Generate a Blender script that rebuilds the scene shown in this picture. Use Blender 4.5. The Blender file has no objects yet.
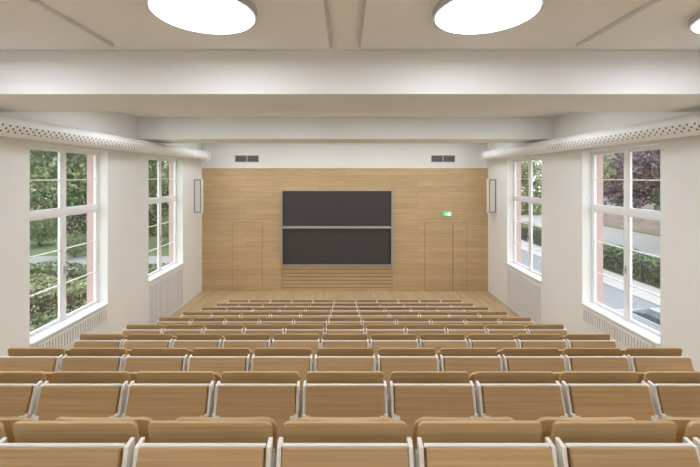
import bpy, bmesh, math, random
import numpy as np
from mathutils import Vector, Matrix
random.seed(7); np.random.seed(7)
scene=bpy.context.scene
COL=scene.collection
try:
    scene.view_settings.view_transform='Standard'
except Exception as e:
    print(e)

# ---------------------------------------------------------------- helpers
def lin(c):
    r=[]
    for v in c:
        v=v/255.0
        r.append(v/12.92 if v<=0.04045 else ((v+0.055)/1.055)**2.4)
    return (r[0],r[1],r[2],1.0)

def new_mat(name):
    m=bpy.data.materials.new(name); m.use_nodes=True
    nt=m.node_tree
    b=nt.nodes.get('Principled BSDF')
    return m,nt,b

def N(nt,t,**kw):
    n=nt.nodes.new(t)
    for k,v in kw.items(): setattr(n,k,v)
    return n

def plain(name,c,rough=0.6,metal=0.0,noise=0.04,scale=6.0,emit=None,es=0):
    m,nt,b=new_mat(name)
    tc=N(nt,'ShaderNodeTexCoord'); nz=N(nt,'ShaderNodeTexNoise'); nz.inputs['Scale'].default_value=scale
    nt.links.new(tc.outputs['Object'],nz.inputs['Vector'])
    mx=N(nt,'ShaderNodeMix',data_type='RGBA')
    l=lin(c)
    mx.inputs[6].default_value=tuple(max(0,x*(1-noise)) for x in l[:3])+(1,)
    mx.inputs[7].default_value=tuple(min(1,x*(1+noise)) for x in l[:3])+(1,)
    nt.links.new(nz.outputs['Fac'],mx.inputs[0])
    nt.links.new(mx.outputs[2],b.inputs['Base Color'])
    b.inputs['Roughness'].default_value=rough
    b.inputs['Metallic'].default_value=metal
    if emit:
        b.inputs['Emission Color'].default_value=lin(emit); b.inputs['Emission Strength'].default_value=es
    return m

def wood(name,c1,c2,grain=(1.2,14,14),rough=0.45,vary=0.25,planks=None,pv=(.9,1.06),mort=(.72,.68,.6),ramp=(.3,.7)):
    m,nt,b=new_mat(name)
    tc=N(nt,'ShaderNodeTexCoord'); oi=N(nt,'ShaderNodeObjectInfo')
    mp=N(nt,'ShaderNodeMapping'); mp.inputs['Scale'].default_value=grain
    add=N(nt,'ShaderNodeVectorMath',operation='ADD')
    sc=N(nt,'ShaderNodeVectorMath',operation='SCALE'); sc.inputs[0].default_value=(37,21,11)
    nt.links.new(oi.outputs['Random'],sc.inputs['Scale'])
    nt.links.new(tc.outputs['Object'],mp.inputs['Vector'])
    nt.links.new(mp.outputs[0],add.inputs[0]); nt.links.new(sc.outputs[0],add.inputs[1])
    nz=N(nt,'ShaderNodeTexNoise'); nz.inputs['Scale'].default_value=1.0; nz.inputs['Detail'].default_value=5; nz.inputs['Distortion'].default_value=0.3
    nt.links.new(add.outputs[0],nz.inputs['Vector'])
    cr=N(nt,'ShaderNodeValToRGB')
    cr.color_ramp.elements[0].position=ramp[0]; cr.color_ramp.elements[0].color=lin(c1)
    cr.color_ramp.elements[1].position=ramp[1]; cr.color_ramp.elements[1].color=lin(c2)
    nt.links.new(nz.outputs['Fac'],cr.inputs[0])
    col=cr.outputs[0]
    hv=N(nt,'ShaderNodeHueSaturation')
    mr=N(nt,'ShaderNodeMapRange'); mr.inputs['To Min'].default_value=1-vary*0.5; mr.inputs['To Max'].default_value=1+vary*0.5
    nt.links.new(oi.outputs['Random'],mr.inputs['Value'])
    nt.links.new(mr.outputs[0],hv.inputs['Value']); nt.links.new(col,hv.inputs['Color'])
    col=hv.outputs[0]
    if planks:
        cm=N(nt,'ShaderNodeSeparateXYZ'); nt.links.new(tc.outputs['Object'],cm.inputs[0])
        cb=N(nt,'ShaderNodeCombineXYZ')
        nt.links.new(cm.outputs[planks[0]],cb.inputs[0]); nt.links.new(cm.outputs[planks[1]],cb.inputs[1])
        br=N(nt,'ShaderNodeTexBrick'); br.inputs['Scale'].default_value=1
        br.inputs['Brick Width'].default_value=planks[2]; br.inputs['Row Height'].default_value=planks[3]
        br.inputs['Mortar Size'].default_value=planks[4]; br.inputs['Mortar Smooth'].default_value=0.1
        br.offset=0.37; br.offset_frequency=2
        br.inputs['Color1'].default_value=(pv[0],)*3+(1,); br.inputs['Color2'].default_value=(pv[1],pv[1]*.99,pv[1]*.97,1)
        br.inputs['Mortar'].default_value=mort+(1,)
        nt.links.new(cb.outputs[0],br.inputs['Vector'])
        mu=N(nt,'ShaderNodeMix',data_type='RGBA',blend_type='MULTIPLY'); mu.inputs[0].default_value=1
        nt.links.new(col,mu.inputs[6]); nt.links.new(br.outputs['Color'],mu.inputs[7]); col=mu.outputs[2]
    nt.links.new(col,b.inputs['Base Color']); b.inputs['Roughness'].default_value=rough
    return m

def obj_from_bm(name,bm,mat=None,parent=None,smooth=False,loc=(0,0,0)):
    bmesh.ops.recalc_face_normals(bm,faces=bm.faces)
    me=bpy.data.meshes.new(name); bm.to_mesh(me); bm.free()
    if mat: me.materials.append(mat)
    if smooth:
        for p in me.polygons: p.use_smooth=True
    o=bpy.data.objects.new(name,me); COL.objects.link(o); o.location=loc
    if parent: o.parent=parent
    return o

def box(bm,x0,x1,y0,y1,z0,z1):
    v=[bm.verts.new((x,y,z)) for z in (z0,z1) for y in (y0,y1) for x in (x0,x1)]
    for f in ((0,2,3,1),(4,5,7,6),(0,1,5,4),(2,6,7,3),(0,4,6,2),(1,3,7,5)):
        bm.faces.new([v[i] for i in f])

def boxes(name,lst,mat,parent=None,bevel=0,loc=(0,0,0)):
    bm=bmesh.new()
    for b in lst: box(bm,*b)
    if bevel:
        bmesh.ops.bevel(bm,geom=bm.edges[:],offset=bevel,segments=2,affect='EDGES')
    return obj_from_bm(name,bm,mat,parent,loc=loc)

def prism_x(bm,pts,x0,x1):
    a=[bm.verts.new((x0,p[0],p[1])) for p in pts]; b=[bm.verts.new((x1,p[0],p[1])) for p in pts]
    bm.faces.new(a); bm.faces.new(b[::-1])
    n=len(pts)
    for i in range(n): bm.faces.new((a[i],b[i],b[(i+1)%n],a[(i+1)%n]))

def struct(o,label=None,cat=None):
    o['kind']='structure'
    if label: o['label']=label
    if cat: o['category']=cat
    return o
def thing(o,label,cat,group=None):
    o['label']=label; o['category']=cat
    if group: o['group']=group
    return o
def empty(name,loc=(0,0,0)):
    e=bpy.data.objects.new(name,None); e.empty_display_size=0.1; COL.objects.link(e); e.location=loc; return e
def copy_tree(root,loc,rotz=None,scale=None):
    r=root.copy(); COL.objects.link(r); r.location=loc
    if rotz is not None: r.rotation_euler=(0,0,rotz)
    if scale is not None: r.scale=scale
    for c in root.children:
        k=c.copy(); COL.objects.link(k); k.parent=r
    return r

# ---------------------------------------------------------------- materials
M_wall=plain('plaster_white',(243,242,238),0.85,noise=0.01,scale=2)
M_ceil=plain('ceiling_white',(243,244,244),0.9,noise=0.01,scale=2)
M_white=plain('white_lacquer',(242,241,239),0.4,noise=0.01)
M_frame=plain('window_white_paint',(243,243,243),0.4,noise=0.01)
M_steel=plain('white_coated_steel',(240,237,230),0.85,noise=0.02)
M_alu=plain('aluminium',(182,182,180),0.45,metal=0.2,noise=0.03)
M_board=plain('board_dark',(72,66,66),0.75,noise=0.05,scale=3)
M_dark=plain('dark_gap',(120,94,62),0.8)
M_joint_shade=plain('ceiling_joint_shade',(205,203,200),0.8)
M_rim=plain('lamp_rim_grey',(196,195,193),0.6)
M_slot=plain('vent_pale',(165,163,159),0.7)
M_grey=plain('vent_grey',(110,107,102),0.7)
M_stone=plain('red_sandstone',(196,168,160),0.9,noise=0.08,scale=8)
M_floorwood=wood('oak_parquet',(204,177,137),(219,194,154),(14,1.2,14),0.45,0,planks=(1,0,1.6,0.14,0.003))
M_panel=wood('oak_wall_panelling',(198,168,124),(214,186,144),(1.2,3,22),0.55,0,planks=(0,2,2.7,0.205,0.004),pv=(.91,1.05),mort=(.74,.70,.64))
M_door=wood('oak_door',(198,168,124),(213,185,143),(1.2,3,22),0.55,0.02,planks=(0,2,2.7,0.205,0.004),pv=(.91,1.05),mort=(.74,.70,.64))
M_slat=wood('oak_slats',(194,164,120),(208,180,138),(1.2,3,22),0.55,0)
M_back=wood('oak_backrest_ply',(182,150,104),(206,175,128),(1.3,36,80),0.6,0.13,ramp=(.25,.75))
M_desk=wood('oak_desk_ply',(174,142,100),(200,168,124),(1.3,36,80),0.6,0.16,ramp=(.25,.75))
M_grass=plain('grass',(104,118,78),0.95,noise=0.25,scale=1.5)
M_road=plain('asphalt',(128,129,130),0.9,noise=0.06,scale=3)
M_path=plain('paving',(168,164,158),0.9,noise=0.06,scale=3)
M_bark=plain('bark',(84,72,60),0.95,noise=0.2,scale=8)
M_iron=plain('dark_iron',(66,68,70),0.6)

def leafmat(name,c1,c2):
    m,nt,b=new_mat(name)
    tc=N(nt,'ShaderNodeTexCoord'); nz=N(nt,'ShaderNodeTexNoise'); nz.inputs['Scale'].default_value=2.2; nz.inputs['Detail'].default_value=4
    nt.links.new(tc.outputs['Object'],nz.inputs['Vector'])
    cr=N(nt,'ShaderNodeValToRGB'); cr.color_ramp.elements[0].position=.35; cr.color_ramp.elements[1].position=.65
    cr.color_ramp.elements[0].color=lin(c1); cr.color_ramp.elements[1].color=lin(c2)
    nt.links.new(nz.outputs['Fac'],cr.inputs[0]); nt.links.new(cr.outputs[0],b.inputs['Base Color'])
    b.inputs['Roughness'].default_value=.7
    return m
M_leaf=leafmat('leaf_green',(76,94,60),(134,148,104))
M_leaf2=leafmat('leaf_light_green',(108,122,84),(170,178,134))
M_leafp=leafmat('leaf_purple',(80,66,70),(122,102,102))

def glassmat():
    m=bpy.data.materials.new('window_glass'); m.use_nodes=True; nt=m.node_tree
    nt.nodes.clear()
    out=N(nt,'ShaderNodeOutputMaterial'); t=N(nt,'ShaderNodeBsdfTransparent'); g=N(nt,'ShaderNodeBsdfGlossy'); g.inputs['Roughness'].default_value=0.02
    mx=N(nt,'ShaderNodeMixShader'); mx.inputs[0].default_value=0.05
    nt.links.new(t.outputs[0],mx.inputs[1]); nt.links.new(g.outputs[0],mx.inputs[2]); nt.links.new(mx.outputs[0],out.inputs[0])
    return m
M_glass=glassmat()
M_lamp=plain('lamp_diffuser',(255,255,255),0.5,emit=(241,246,255),es=17.0)

# ---------------------------------------------------------------- dimensions
W=5.33; EYE=4.25; YB=13.7; YR=-3.2; CEIL=5.78
P=0.58; S=0.93; D0=1.565; NR=10
def tread(k):
    h=1.05+0.285*k-0.0033*k*k
    return max(0,3.35-h) if k<9 else 0.0
def dist(k): return D0+S*k

bm=bmesh.new()
edges=[YR-.3]+[dist(k)-0.2 for k in range(0,NR)]+[YB+.3]
zs=[tread(-1)]+[tread(k) for k in range(NR)]
for i in range(len(zs)):
    box(bm,-W,W,edges[i],edges[i+1],-0.4,zs[i])
floor=obj_from_bm('floor',bm,M_floorwood); struct(floor,'stepped oak parquet floor of the lecture hall','floor')

o=boxes('ceiling',[(-W-.6,W+.6,YR-.3,YB+.3,CEIL,CEIL+.3)],M_ceil); struct(o,'smooth white plaster ceiling','ceiling')
ti=[0]
def trim(lst,mat,label,bevel=0):
    ti[0]+=1
    o=boxes('trim_%d'%ti[0],lst,mat,bevel=bevel); return struct(o,label,'trim')
trim([(-W,W,4.4,5.6,CEIL-.53,CEIL-.002)],M_ceil,'white plastered ceiling beam')
trim([(-W,W,9.3,10.5,CEIL-.56,CEIL-.002)],M_ceil,'white plastered ceiling beam')
for x0,x1 in ((-5.05,-2.66),(-2.56,-.18),(.18,2.56),(2.66,5.05)):
    trim([(x0,x1,-2.9,4.2,CEIL-.045,CEIL-.002)],M_ceil,'flat white acoustic ceiling panel')
for x in (-.178,.154):  # thin grey strips paint the shadow line at the centre panel edges
    trim([(x,x+.024,-2.9,4.2,CEIL-.042,CEIL-.001)],M_joint_shade,'grey strip painted as shadow along the ceiling panel joint')

win=[(6.17,8.2),(9.9,12.0)]
ZS=1.40; ZT=4.82; G=-2.6; TH=0.28; ST=.16
def sidewall(s,name):
    a,b=(W,W+TH) if s>0 else (-W-TH,-W)
    L=[(a,b,YR-.3,YB+.3,ZT,CEIL),(a,b,YR-.3,YB+.3,G,ZS)]
    ys=[YR-.3,win[0][0],win[0][1],win[1][0],win[1][1],YB+.3]
    for i in (0,2,4): L.append((a,b,ys[i],ys[i+1],ZS,ZT))
    o=boxes(name,L,M_wall); struct(o,'white plastered side wall with tall window openings','wall')
    a,b=(W+TH,W+TH+ST) if s>0 else (-W-TH-ST,-W-TH)
    L=[(a,b,YR-.3,YB+.3,ZT-.02,CEIL+.3),(a,b,YR-.3,YB+.3,G,ZS-.02)]
    ys=[YR-.3,win[0][0]+.04,win[0][1]-.04,win[1][0]+.04,win[1][1]-.04,YB+.3]
    for i in (0,2,4): L.append((a,b,ys[i],ys[i+1],ZS-.02,ZT-.02))
    ti[0]+=1
    o=boxes('trim_%d'%ti[0],L,M_stone); struct(o,'pale red sandstone outer facade and window surrounds','trim')
sidewall(-1,'wall_left'); sidewall(1,'wall_right')
o=boxes('wall_front',[(-W,W,YB,YB+.3,0,CEIL)],M_wall); struct(o,'white plastered end wall above oak panelling','wall')
o=boxes('wall_back',[(-W,W,YR-.3,YR,tread(-1),CEIL)],M_wall); struct(o,'white plastered rear wall','wall')

def window(n,s,y0,y1):
    xc=s*(W+TH-.04)
    t=.03
    L=[]
    def b(ya,yb,za,zb,tt=t): L.append((xc-tt,xc+tt,ya,yb,za,zb))
    fw=.045
    b(y0,y1,ZS,ZS+fw+.01); b(y0,y1,ZT-fw,ZT); b(y0,y0+fw,ZS+fw+.01,ZT-fw); b(y1-fw,y1,ZS+fw+.01,ZT-fw)
    ZM=3.56; zm=.05; mm=.042
    b(y0+fw,y1-fw,ZM-zm,ZM+zm,.04)
    ym=(y0+y1)/2
    b(ym-mm,ym+mm,ZS+fw+.01,ZM-zm,.035); b(ym-mm,ym+mm,ZM+zm,ZT-fw,.035)
    for ya,yb in ((y0+fw,ym-mm),(ym+mm,y1-fw)):
        for za,zb,nb in ((ZS+fw+.01,ZM-zm,2),(ZM+zm,ZT-fw,1)):
            c=.036
            b(ya,yb,za,za+c,.024); b(ya,yb,zb-c,zb,.024); b(ya,ya+c,za+c,zb-c,.024); b(yb-c,yb,za+c,zb-c,.024)
            for i in range(nb):
                z=za+(zb-za)*(i+1)/(nb+1)
                b(ya+c,yb-c,z-.011,z+.011,.014)
    o=boxes('window_%d'%n,L,M_frame); struct(o,'tall white wooden casement window with glazing bars','window')
    g=boxes('glass',[(xc-.003,xc+.003,y0+fw,y1-fw,ZS+fw,ZT-fw)],M_glass,parent=o)
    h=boxes('window_handle',[(xc-s*.047-.006,xc-s*.047+.006,ym-.012,ym+.012,2.35,2.5),(xc-s*.075-.02,xc-s*.075+.02,ym-.01,ym+.01,2.42,2.44),(xc-s*.09-.008,xc-s*.09+.008,ym-.01,ym+.01,2.30,2.44)],M_alu,parent=o)
    xa,xb=sorted((s*(W-.05),s*(W+TH-.072)))
    ti[0]+=1
    q=boxes('trim_%d'%ti[0],[(xa,xb,y0+.002,y1-.002,ZS+.001,ZS+.035)],M_white); struct(q,'white window sill board','window sill')
n=0
for s in (-1,1):
    for (y0,y1) in win:
        n+=1; window(n,s,y0,y1)
def grille(s,y0,y1,z0,z1):
    xa,xb=sorted((s*(W-.012),s*(W-.026)))
    L=[(xa,xb,y0,y1,z0,z0+.05),(xa,xb,y0,y1,z1-.05,z1),(xa,xb,y0,y0+.04,z0+.05,z1-.05),(xa,xb,y1-.04,y1,z0+.05,z1-.05)]
    y=y0+.06
    while y<y1-.06:
        L.append((xa,xb,y,y+.042,z0+.05,z1-.05)); y+=.07
    ti[0]+=1
    o=boxes('trim_%d'%ti[0],L,M_white); struct(o,'white slatted radiator cover below the window sill','radiator cover')
    xa,xb=sorted((s*(W-.002),s*(W-.011)))
    boxes('backing',[(xa,xb,y0+.02,y1-.02,z0+.02,z1-.02)],M_slot,parent=o)
for s in (-1,1):
    grille(s,6.3,8.15,1.0,1.36); grille(s,9.95,11.95,.06,1.3)

# ---------------------------------------------------------------- front wall
PY=13.60; k=26.64
def X(px): return (px-345)/k
def Z(py): return (290-py)/k
ZP=Z(168); bx0,bx1=X(282),X(392); bz0,bz1=Z(265),Z(190)
trim([(-W+.002,bx0,PY,YB,0.001,ZP),(bx1,W-.002,PY,YB,.001,ZP),(bx0,bx1,PY,YB,bz1,ZP),(bx0,bx1,PY+.05,YB,.001,bz1)],M_panel,'light oak wall panelling in horizontal boards')
L=[]
nz=7; hh=bz0/nz
for i in range(nz): L.append((bx0+.01,bx1-.01,PY-.004,PY+.045,i*hh+.009,(i+1)*hh-.009))
trim(L,M_slat,'horizontal oak slats below the blackboard',)
trim([(bx0+.01,bx1-.01,PY+.046,PY+.049,.002,bz0)],M_dark,'dark shadow gap behind oak slats')
def door(n,pxs,ztop,leaf_label):
    x0,x1=X(pxs[0]),X(pxs[-1])
    o=boxes('door_%d'%n,[(x0,x1,PY-.003,PY-.001,.002,ztop)],M_dark); struct(o,leaf_label,'door')
    xs=[X(p) for p in pxs]
    for a,b in zip(xs[:-1],xs[1:]):
        boxes('door_leaf',[(a+.010,b-.010,PY-.009,PY-.003,.012,ztop-.010)],M_door,parent=o)
    xh=xs[1]-.09
    hb=boxes('door_handle',[(xh-.02,xh+.02,PY-.017,PY-.009,1.0,1.12),(xh-.01,xh+.01,PY-.06,PY-.017,1.06,1.08),(xh-.12,xh+.01,PY-.068,PY-.052,1.06,1.08)],M_alu,parent=o)
door(1,(233,263),Z(222),'flush oak door set into the panelling')
door(2,(424,452,466),Z(222),'flush double oak door set into the panelling')

bb=empty('blackboard',(0,PY,bz0)); thing(bb,'dark double sliding blackboard in aluminium frame','blackboard')
H=bz1-bz0; cx=(bx0+bx1)/2; hw=(bx1-bx0)/2; bb.location.x=cx
boxes('frame',[(-hw,-hw+.045,-.10,.045,0,H),(hw-.045,hw,-.10,.045,0,H),(-hw+.045,hw-.045,-.06,.045,0,.06),(-hw+.045,hw-.045,-.06,.045,H-.02,H)],M_alu,parent=bb)
boxes('writing_board',[(-hw+.05,hw-.05,-.02,.01,.07,H*.5)],M_board,parent=bb)
boxes('writing_board',[(-hw+.05,hw-.05,-.05,-.024,H*.5+.08,H-.03)],M_board,parent=bb)
boxes('chalk_ledge',[(-hw+.05,hw-.05,-.10,-.021,H*.5+.0,H*.5+.08)],M_alu,parent=bb)
boxes('chalk_ledge',[(-hw+.05,hw-.05,-.13,-.062,.04,.07)],M_alu,parent=bb)

es=empty('exit_sign',(X(446),PY-.03,Z(215.5))); thing(es,'green illuminated emergency exit sign above the door','exit sign')
M_green=plain('exit_green',(70,190,120),0.5,emit=(110,220,160),es=0.45); M_sw=plain('exit_white',(240,255,245),.5,emit=(235,255,245),es=.5)
boxes('sign_box',[(-.16,.16,-.05,.02,0,.17)],M_green,parent=es)
boxes('pictogram',[(.03,.12,-.053,-.051,.02,.15),(-.13,-.06,-.053,-.051,.075,.095),(-.03,-.005,-.053,-.051,.05,.11),(-.028,-.008,-.053,-.051,.118,.138),(-.045,-.03,-.053,-.051,.02,.055),(-.005,.012,-.053,-.051,.025,.055),(-.05,.015,-.053,-.051,.088,.10)],M_sw,parent=es)

for a in (235,431):
    x0=X(a)
    v=empty('vent_grille',(x0,YB,Z(162))); thing(v,'dark two-part ventilation grille in the white wall','vent','vent grilles')
    w=.9;h=.26
    fr=[(0,w,-.02,-.001,0,.02),(0,w,-.02,-.001,h-.02,h),(0,.02,-.02,-.001,.02,h-.02),(w-.02,w,-.02,-.001,.02,h-.02),(w/2-.02,w/2+.02,-.02,-.001,.02,h-.02)]
    boxes('frame',fr,M_alu,parent=v)
    boxes('louvre',[(.02,w-.02,-.014,-.005,.03+i*.035,.047+i*.035) for i in range(6)],M_grey,parent=v)
    boxes('dark_opening',[(.02,w-.02,-.004,-.001,.02,h-.02)],M_grey,parent=v)

for s in (-1,1):
    v=empty('wall_speaker',(s*W,12.95,2.98)); thing(v,'tall white column loudspeaker fixed to the side wall','loudspeaker','loudspeakers')
    xa,xb=sorted((-s*.27,-s*.002)); boxes('cabinet',[(xa,xb,-.1,.1,0,1.2)],M_white,parent=v,bevel=.01)
    xo,xi=sorted((-s*.255,-s*.02))
    L=[(xo,xi,-.106,-.1005,.02,.045),(xo,xi,-.106,-.1005,1.155,1.18),(xo,xo+.024,-.106,-.1005,.045,1.155),(xi-.024,xi,-.106,-.1005,.045,1.155)]
    boxes('speaker_grille_frame',L,M_grey,parent=v)
    boxes('speaker_grille',[(xo+.03,xi-.03,-.1045,-.1005,.05,1.15)],M_steel,parent=v)

# ---------------------------------------------------------------- ducts
def ductmat():
    m,nt,b=new_mat('perforated_duct')
    uv=N(nt,'ShaderNodeUVMap'); sp=N(nt,'ShaderNodeSeparateXYZ'); nt.links.new(uv.outputs[0],sp.inputs[0])
    def M(op,a,bv=None):
        n=N(nt,'ShaderNodeMath',operation=op)
        for i,v in enumerate((a,bv)):
            if v is None: continue
            if isinstance(v,(int,float)): n.inputs[i].default_value=v
            else: nt.links.new(v,n.inputs[i])
        return n.outputs[0]
    U=M('ADD',sp.outputs[0],.0675); V=sp.outputs[1]
    row=M('DIVIDE',U,.045); rf=M('FLOOR',row); off=M('MULTIPLY',M('MODULO',M('ADD',rf,10),2),.5)
    c=M('ADD',M('DIVIDE',V,.115),off)
    fu=M('MULTIPLY',M('SUBTRACT',M('FRACT',row),.5),.045); fv=M('MULTIPLY',M('SUBTRACT',M('FRACT',c),.5),.115)
    d=M('SQRT',M('ADD',M('MULTIPLY',fu,fu),M('MULTIPLY',fv,fv)))
    dot=M('LESS_THAN',d,.0165)
    band=M('MULTIPLY',M('MULTIPLY',M('GREATER_THAN',U,0),M('LESS_THAN',U,.135)),M('LESS_THAN',V,8.9))
    f=M('MULTIPLY',dot,band)
    mx=N(nt,'ShaderNodeMix',data_type='RGBA'); mx.inputs[6].default_value=lin((244,243,241)); mx.inputs[7].default_value=lin((85,80,76))
    nt.links.new(f,mx.inputs[0]); nt.links.new(mx.outputs[2],b.inputs['Base Color']); b.inputs['Roughness'].default_value=.45
    return m
M_duct=ductmat()
for s in (-1,1):
    R=.158; y0,y1=-3.1,13.1
    e=empty('ventilation_duct',(s*5.06,0,EYE+.76)); thing(e,'long white perforated round ventilation duct along the wall','ventilation duct','ventilation ducts')
    bm=bmesh.new(); uvl=bm.loops.layers.uv.new('UVMap'); n=40
    base=math.pi if s>0 else 0
    cb=base+ (0.35 if s>0 else -0.35)
    for i in range(n):
        a0=cb-math.pi+2*math.pi*i/n; a1=cb-math.pi+2*math.pi*(i+1)/n
        vs=[bm.verts.new((R*math.cos(a),y,R*math.sin(a))) for a,y in ((a0,y0),(a1,y0),(a1,y1),(a0,y1))]
        f=bm.faces.new(vs); f.smooth=True
        us=[(a0-cb)*R,(a1-cb)*R,(a1-cb)*R,(a0-cb)*R]; vv=[y0,y0,y1,y1]
        for l,u,v in zip(f.loops,us,vv): l[uvl].uv=(u,v)
    bmesh.ops.remove_doubles(bm,verts=bm.verts,dist=1e-4)
    me=bpy.data.meshes.new('duct_pipe'); bm.to_mesh(me); bm.free(); me.materials.append(M_duct)
    o=bpy.data.objects.new('duct_pipe',me); COL.objects.link(o); o.parent=e
    def ring(name,ya,yb,r,mat):
        bm=bmesh.new(); bmesh.ops.create_cone(bm,cap_ends=True,segments=40,radius1=r,radius2=r,depth=yb-ya,matrix=Matrix.Translation((0,(ya+yb)/2,0))@Matrix.Rotation(math.pi/2,4,'X'))
        q=obj_from_bm(name,bm,mat,e); return q
    ring('end_cap',y1-.02,y1+.06,R+.05,M_white)
    ring('end_cap',y0-.02,y0+.0,R+.012,M_white)
    for yy in (8.9,4.1,11.8): ring('duct_collar',yy,yy+.05,R+.010,M_white)
    for yy in (-1,3.0,8.92,12.6):
        xa,xb=sorted((s*.12,s*.27)); boxes('wall_bracket',[(xa,xb,yy,yy+.04,-.03,.03)],M_white,parent=e)

# ---------------------------------------------------------------- lamps
lamp=None
pos=[(x,y) for y in (3.19,-1.2,7.4,12.0) for x in (-1.23,1.23,3.62,-3.70)]  # the row behind the camera is out of view, added for light
for (x,y) in pos:
    zc=CEIL-.045 if y<4.3 else CEIL
    if lamp is None:
        lamp=empty('ceiling_lamp'); lamp.location=(x,y,zc)
        def disc(name,r,z0,z1,mat,r2=None):
            bm=bmesh.new(); bmesh.ops.create_cone(bm,cap_ends=True,segments=64,radius1=r,radius2=r2 or r,depth=z1-z0,matrix=Matrix.Translation((0,0,(z0+z1)/2)))
            return obj_from_bm(name,bm,mat,lamp)
        disc('lamp_housing',.452,-.064,-.001,M_rim)
        disc('lamp_diffuser',.424,-.069,-.0645,M_lamp)
        thing(lamp,'large round flush ceiling lamp with white diffuser','ceiling lamp','ceiling lamps')
    else: copy_tree(lamp,(x,y,zc))

# ---------------------------------------------------------------- seats
def sheet(name,w,prof,th,rt=0,rb=0,curv=0,notch=None,mat=None,parent=None,nu=14,nv=14,taper=0):
    pr=[Vector(p) for p in prof]
    seg=[0]
    for a,b in zip(pr[:-1],pr[1:]): seg.append(seg[-1]+(b-a).length)
    Lt=seg[-1]
    def at(t):
        for i in range(len(seg)-1):
            if t<=seg[i+1]+1e-9:
                f=(t-seg[i])/(seg[i+1]-seg[i]); return pr[i].lerp(pr[i+1],f),(pr[i+1]-pr[i]).normalized()
        return pr[-1],(pr[-1]-pr[-2]).normalized()
    ts=sorted(set([Lt*i/nv for i in range(nv+1)]+([rt and Lt-rt*(1-math.cos(a)) for a in np.linspace(0,math.pi/2,6)] if rt else [])+([rb*(1-math.cos(a)) for a in np.linspace(0,math.pi/2,5)] if rb else [])+([notch[0],notch[0]+.002] if notch else [])))
    bm=bmesh.new(); F=[];B=[]
    for t in ts:
        c,d=at(t); nrm=Vector((d.y,-d.x))
        hw=w/2
        if rt and Lt-t<rt: q=rt-(Lt-t); hw=min(hw,w/2-rt+math.sqrt(max(0,rt*rt-q*q)))
        if rb and t<rb: q=rb-t; hw=min(hw,w/2-rb+math.sqrt(max(0,rb*rb-q*q)))
        if notch and t<=notch[0]+1e-9: hw=min(hw,w/2-notch[1])
        hw-=taper*(t/Lt)
        rf=[];rbk=[]
        for i in range(nu+1):
            u=-hw+2*hw*i/nu; cy=curv*(2*u/w)**2
            rf.append(bm.verts.new((u,c.x+cy+nrm.x*th/2,c.y+nrm.y*th/2)))
            rbk.append(bm.verts.new((u,c.x+cy-nrm.x*th/2,c.y-nrm.y*th/2)))
        F.append(rf);B.append(rbk)
    for g in (F,B):
        for j in range(len(g)-1):
            for i in range(nu): bm.faces.new((g[j][i],g[j][i+1],g[j+1][i+1],g[j+1][i]))
    for j in range(len(F)-1):
        for i in (0,nu): bm.faces.new((F[j][i],F[j+1][i],B[j+1][i],B[j][i]))
    for j in (0,len(F)-1):
        for i in range(nu): bm.faces.new((F[j][i],F[j][i+1],B[j][i+1],B[j][i]))
    return obj_from_bm(name,bm,mat,parent)

def seat_proto():
    e=empty('auditorium_seat')
    sheet('backrest',.530,[(.12,.47),(.07,.62),(.025,.78),(.0,.90)],.014,rt=.025,rb=.04,curv=.0,mat=M_back,parent=e)
    sheet('writing_desk',.512,[(-.180,.570),(-.088,.852)],.02,rt=.002,rb=.012,curv=0,notch=(.13,.028),taper=.006,mat=M_desk,parent=e,nv=6,nu=6)
    sheet('seat_pan',.50,[(.16,.43),(.20,.55),(.20,.70),(.17,.80)],.016,rt=.06,rb=.03,curv=.01,mat=M_back,parent=e,nv=8)
    boxes('hinge_rail',[(-.256,.256,-.077,-.062,.846,.855)],M_steel,parent=e)
    for s in (-1,1):
        bm=bmesh.new()
        x0,x1=sorted((s*.278,s*.283))
        prism_x(bm,[(-.045,.80),(-.02,.80),(.03,.70),(.13,.50),(.15,.42),(.06,.42),(.0,.56),(-.04,.70)],x0,x1)
        box(bm,x0,x1,.03,.10,.02,.43)
        box(bm,x0,x1,.0,.16,.0,.02)
        obj_from_bm('leg',bm,M_steel,e)
        bm=bmesh.new()
        # angled sheet-steel arm beside the desk
        x0,x1=sorted((s*.260,s*.277))
        prism_x(bm,[(-.030,.856),(-.080,.850),(-.090,.80),(-.156,.60),(-.180,.560),(-.110,.545),(-.075,.62),(-.03,.74)],x0,x1)
        # foot that catches the lower desk corner
        x0,x1=sorted((s*.222,s*.277))
        prism_x(bm,[(-.132,.700),(-.145,.700),(-.186,.575),(-.172,.556),(-.118,.556)],x0,x1)
        obj_from_bm('desk_arm',bm,M_steel,e)
    return e
seat=None
for r in range(NR):
    for c in range(11):
        loc=((c-5)*P,dist(r),tread(r))
        if seat is None:
            seat=seat_proto(); seat.location=loc
            thing(seat,'oak folding auditorium seat with flip-down writing desk on white steel frame','auditorium seat','rows of lecture hall seats')
        else: copy_tree(seat,loc)

# ---------------------------------------------------------------- outside
o=boxes('ground',[(-90,90,-30,110,G-.3,G)],M_grass); struct(o,'green lawn outside the building','ground')
o=boxes('road',[(9.0,16.5,-10,100,G+.001,G+.03)],M_road); struct(o,'grey asphalt street outside','road')
o=boxes('sidewalk',[(16.5,18.9,-10,100,G+.001,G+.12)],M_path); struct(o,'pale paved sidewalk beside the street','sidewalk')
o=boxes('garden_path',[(-45,-7,26.5,31.5,G+.001,G+.03)],M_path); struct(o,'pale paved garden path','path')
o=boxes('forecourt',[(21.2,36,10,70,G+.001,G+.03)],M_path); struct(o,'pale paved forecourt across the street','paving')

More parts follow.
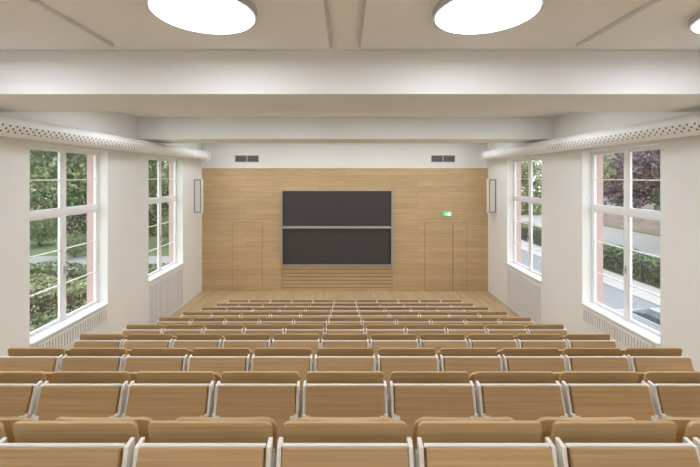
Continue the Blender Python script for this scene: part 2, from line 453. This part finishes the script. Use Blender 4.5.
def quads(P0,size):
    m=len(P0)
    a=np.random.normal(size=(m,3)); a/=np.linalg.norm(a,axis=1)[:,None]
    b=np.cross(a,np.random.normal(size=(m,3))); b/=np.linalg.norm(b,axis=1)[:,None]
    s=size*(.6+.8*np.random.rand(m))[:,None]
    return np.stack([P0-a*s,P0-b*s*.5,P0+a*s,P0+b*s*.5],1).reshape(-1,3)
def leafobj(name,V,mat):
    Fc=np.arange(len(V)).reshape(-1,4)
    me=bpy.data.meshes.new(name); me.from_pydata(V.tolist(),[],Fc.tolist()); me.materials.append(mat)
    o=bpy.data.objects.new(name,me); COL.objects.link(o); return o
def leafmesh(name,blobs,n,size,mat):
    tot=sum(b[3]**2 for b in blobs)
    V=[]
    for (bx,by,bz,br,sz) in blobs:
        m=int(n*br*br/tot)
        dirs=np.random.normal(size=(m,3)); dirs/=np.linalg.norm(dirs,axis=1)[:,None]
        rad=br*(0.55+0.5*np.random.rand(m))**1.0
        V.append(quads(dirs*rad[:,None]*np.array([1,1,sz])+np.array([bx,by,bz]),size))
    return leafobj(name,np.concatenate(V),mat)

def tree(loc,h,cr,mat,label,n=9000,name='tree',size=.15):
    e=empty(name,loc); thing(e,label,'tree')
    bm=bmesh.new()
    def limb(p,q,r0,r1):
        d=(q-p); rot=d.to_track_quat('Z','Y').to_matrix().to_4x4()
        bmesh.ops.create_cone(bm,cap_ends=True,segments=10,radius1=r0,radius2=r1,depth=d.length,matrix=Matrix.Translation((p+q)/2)@rot)
    top=Vector((0,0,h*.75)); limb(Vector((0,0,-.05)),top,.22,.08)
    blobs=[]
    for i in range(9):
        a=i*2.4; z=h*(.35+.06*i); q=Vector((math.cos(a)*cr*.6,math.sin(a)*cr*.6,z+h*.12))
        limb(Vector((0,0,z)),q,.07,.03)
        blobs.append((q.x,q.y,q.z,cr*random.uniform(.38,.48),.85))
    blobs.append((0,0,h-cr*.6,cr*.6,.9))
    obj_from_bm('trunk',bm,M_bark,e)
    f=leafmesh('foliage',blobs,n,size,mat); f.parent=e; f['kind']='stuff'
    return e
GL='leafy green deciduous tree in the garden outside'
T1=tree((-17.6,25.2,G),11,4.0,M_leaf,GL,14000)
T2=tree((-12.5,33.4,G),10,3.8,M_leaf2,'light green leafy tree standing on the lawn',12000)
def cp(t,loc,rz,sc=1.0): return copy_tree(t,loc,rz,(sc,sc,sc))
cp(T2,(-27,28,G),2,1.0); cp(T1,(-22,36,G),2.2,.95)
T3=tree((24.0,27,G),11,4.0,M_leafp,'purple-leaved beech tree beside the street',14000)
cp(T2,(24.6,38,G),1.5,1.0)
T5=cp(T1,(31.5,33,G),.7,.9)
def belt(name,pts,label,mat,n):
    e=empty(name,(0,0,G)); thing(e,label,'trees')
    blobs=[]
    for (x,y) in pts:
        for j in range(4): blobs.append((x+random.uniform(-1.5,1.5),y+random.uniform(-1.5,1.5),1.6+j*2.7,random.uniform(2.6,3.4),.9))
    f=leafmesh('foliage',blobs,n,.3,mat); f.parent=e
    bm=bmesh.new()
    for (x,y) in pts: bmesh.ops.create_cone(bm,cap_ends=True,segments=8,radius1=.3,radius2=.12,depth=9,matrix=Matrix.Translation((x,y,4.45)))
    obj_from_bm('trunks',bm,M_bark,e)
    e['kind']='stuff'
belt('tree_belt',[(-52+4.2*i,48+i*1.2) for i in range(11)],'dense belt of green trees at the garden edge',M_leaf,34000)
belt('tree_belt',[(14+4.2*i,66+i*.6) for i in range(6)],'dense belt of green trees beyond the street',M_leaf2,22000)
bd=empty('building',(37,20,G)); thing(bd,'pale plastered building with rows of windows across the street','building')
M_fac=plain('facade_beige',(166,150,138),.9,noise=.05,scale=2); M_wg=plain('dark_panes',(86,92,98),.3); M_roof=plain('roof_tiles',(120,86,74),.9,noise=.15,scale=6)
L=[(0,10,-6,40,0,11.0),(-.12,0,-6,40,0,.9),(-.15,0,-6,40,10.6,11.0)]
boxes('facade',L,M_fac,parent=bd)
L=[];L2=[]
for j in range(3):
    for i in range(15):
        y=-4.5+i*3; z=1.6+j*3.2
        L.append((-.02,-.005,y,y+1.2,z,z+1.9))
        L2+= [(-.08,-.001,y-.12,y,z-.12,z+2.02),(-.08,-.001,y+1.2,y+1.32,z-.12,z+2.02),(-.08,-.001,y,y+1.2,z+1.9,z+2.02),(-.12,-.001,y,y+1.2,z-.12,z),(-.04,-.021,y+.57,y+.63,z,z+1.9),(-.04,-.021,y,y+.57,z+1.2,z+1.26),(-.04,-.021,y+.63,y+1.2,z+1.2,z+1.26)]
boxes('window_panes',L,M_wg,parent=bd); boxes('window_frames',L2,M_path,parent=bd)
bm=bmesh.new()
vs=[bm.verts.new(p) for p in ((-.5,-6.4,11),(10.5,-6.4,11),(5,-6.4,15),(-.5,40.4,11),(10.5,40.4,11),(5,40.4,15))]
for f in ((0,1,2),(3,5,4),(0,2,5,3),(1,4,5,2),(0,3,4,1)): bm.faces.new([vs[i] for i in f])
obj_from_bm('roof',bm,M_roof,bd)
def hedge(x0,x1,y0,y1,h,mat,label,n,size=.09):
    m=n
    p=np.random.rand(m,3)
    face=np.random.randint(0,5,m)
    p[face==0,0]*=.12; p[face==1,0]=1-.12*p[face==1,0]
    p[face==2,1]*=.12; p[face==3,1]=1-.12*p[face==3,1]; p[face==4,2]=1-.08*p[face==4,2]
    cx,cy=(x0+x1)/2,(y0+y1)/2
    P0=(p-np.array([.5,.5,0]))*np.array([x1-x0,y1-y0,h-.08])+np.array([0,0,.08])
    P0[:,2]+=.12*np.sin(P0[:,0]*1.7)*p[:,2]+.1*np.sin(P0[:,1]*1.3)*p[:,2]
    e=empty('hedge',(cx,cy,G)); thing(e,label,'hedge')
    f=leafobj('foliage',quads(P0,size),mat); f.parent=e; f['kind']='stuff'
    a,b=(x1-x0)/2-.15,(y1-y0)/2-.15
    bm=bmesh.new(); box(bm,-a,a,-b,b,0,h-.35); obj_from_bm('branches',bm,M_bark,e)
hedge(-23,-9,16.4,18.0,1.9,M_leaf2,'clipped light green garden hedge',16000)
hedge(-16.2,-8.4,12.6,14.2,1.4,M_leaf,'low dark green garden hedge',10000)
hedge(-34,-8,19.6,21.0,1.9,M_leaf,'tall green garden hedge beside the path',20000)
hedge(-46,-10,42,43.4,4.2,M_leaf2,'tall light green boundary hedge',22000,.16)
hedge(19.4,20.6,14,56,1.6,M_leaf,'long dark green hedge behind the street fence',22000,.11)
L=[(18.95,18.99,12,50,G+.25,G+.29),(18.95,18.99,12,50,G+1.25,G+1.29)]
y=12.0
while y<50:
    L.append((18.96,18.98,y,y+.025,G+.12,G+1.4)); y+=.22
y=12.0
while y<50.1:
    L.append((18.92,19.02,y-.05,y+.05,G,G+1.5)); y+=3.8
o=boxes('fence',L,M_iron); thing(o,'dark iron railing fence along the sidewalk','fence')
def shrub(loc,r,mat,label,n=3500):
    e=empty('shrub',loc); thing(e,label,'shrub')
    bm=bmesh.new()
    for i in range(5):
        a=i*1.256; p=Vector((0,0,-.03)); q=Vector((math.cos(a)*r*.4,math.sin(a)*r*.4,r*.8)); d=q-p
        bmesh.ops.create_cone(bm,cap_ends=True,segments=6,radius1=.04,radius2=.015,depth=d.length,matrix=Matrix.Translation((p+q)/2)@d.to_track_quat('Z','Y').to_matrix().to_4x4())
    obj_from_bm('stem',bm,M_bark,e)
    f=leafmesh('foliage',[(0,0,r*.8,r*.8,.9),(r*.4,0,r*.7,r*.55,.9),(-.4*r,.2*r,r*.7,r*.5,.9),(0,-.4*r,r*.7,r*.5,.9)],n,.09,mat); f.parent=e; f['kind']='stuff'
    return e
S1=shrub((-9.6,24.6,G),1.8,M_leaf,'rounded dark green garden shrub')
S2=shrub((-30.5,36.5,G),2.4,M_leaf2,'rounded light green garden shrub',6000)
cp(S2,(-17.2,38.0,G),4,1.0); cp(S1,(29.8,24.4,G),3,1.1); cp(S2,(-23.0,31.0,G),1,.6)

def car(loc,rz,col,label):
    e=empty('car',loc); e.rotation_euler=(0,0,rz); thing(e,label,'car')
    M_car=plain('car_paint',col,.3,metal=.2,noise=.01); M_cg=plain('car_glass',(80,88,96),.15); M_ty=plain('tyre',(35,35,36),.8)
    def loft(name,secs,mat):
        bm=bmesh.new(); rows=[]
        for (x,zb,zt,wb,wt) in secs:
            rows.append([bm.verts.new(p) for p in ((x,-wb,zb),(x,-wb*1.0,zb+(zt-zb)*.55),(x,-wt,zt),(x,0,zt+.02),(x,wt,zt),(x,wb,zb+(zt-zb)*.55),(x,wb,zb))])
        for a,b in zip(rows[:-1],rows[1:]):
            for i in range(7): bm.faces.new((a[i],a[(i+1)%7],b[(i+1)%7],b[i]))
        bm.faces.new(rows[0]); bm.faces.new(rows[-1][::-1])
        o=obj_from_bm(name,bm,mat,e,smooth=False)
        md=o.modifiers.new('b','BEVEL'); md.width=.03; md.segments=2
        return o
    loft('body',[(-2.1,.35,.85,.7,.62),(-1.95,.25,.95,.84,.74),(-1.2,.22,.98,.87,.78),(.8,.22,.95,.87,.78),(1.6,.25,.82,.85,.74),(2.1,.32,.62,.72,.6)],M_car)
    loft('cabin_glass',[(-1.75,.93,.97,.74,.70),(-1.2,.93,1.36,.76,.60),(.1,.93,1.38,.76,.60),(.95,.93,.97,.76,.70)],M_cg)
    loft('roof',[(-1.25,1.34,1.40,.60,.56),(-.6,1.36,1.45,.62,.57),(.12,1.34,1.41,.60,.56)],M_car)
    for x in (-1.35,1.3):
        for y in (-.78,.78):
            bm=bmesh.new(); bmesh.ops.create_cone(bm,cap_ends=True,segments=24,radius1=.32,radius2=.32,depth=.2,matrix=Matrix.Translation((x,y,.32))@Matrix.Rotation(math.pi/2,4,'X'))
            obj_from_bm('wheel',bm,M_ty,e)
    return e
car((13.2,15.0,G+.03),math.pi/2,(170,176,182),'silver parked car on the street')

# ---------------------------------------------------------------- world
w=bpy.data.worlds.new('sky'); scene.world=w; w.use_nodes=True; nt=w.node_tree
bg=nt.nodes['Background']
tc=N(nt,'ShaderNodeTexCoord'); sp=N(nt,'ShaderNodeSeparateXYZ'); nt.links.new(tc.outputs['Generated'],sp.inputs[0])
cr=N(nt,'ShaderNodeValToRGB'); cr.color_ramp.elements[0].position=0.0; cr.color_ramp.elements[0].color=(.95,.97,1,1); cr.color_ramp.elements[1].position=.6; cr.color_ramp.elements[1].color=(.82,.9,1,1)
nt.links.new(sp.outputs[2],cr.inputs[0]); nt.links.new(cr.outputs[0],bg.inputs['Color']); bg.inputs['Strength'].default_value=3.4

cam=bpy.data.cameras.new('camera'); co=bpy.data.objects.new('camera',cam); COL.objects.link(co)
co.location=(0,0,EYE); co.rotation_euler=(math.pi/2,0,0)
cam.sensor_width=36; cam.lens=365/700*36; cam.shift_x=5/700; cam.shift_y=-(233.5-177)/700; cam.clip_start=.05; cam.clip_end=500
scene.camera=co
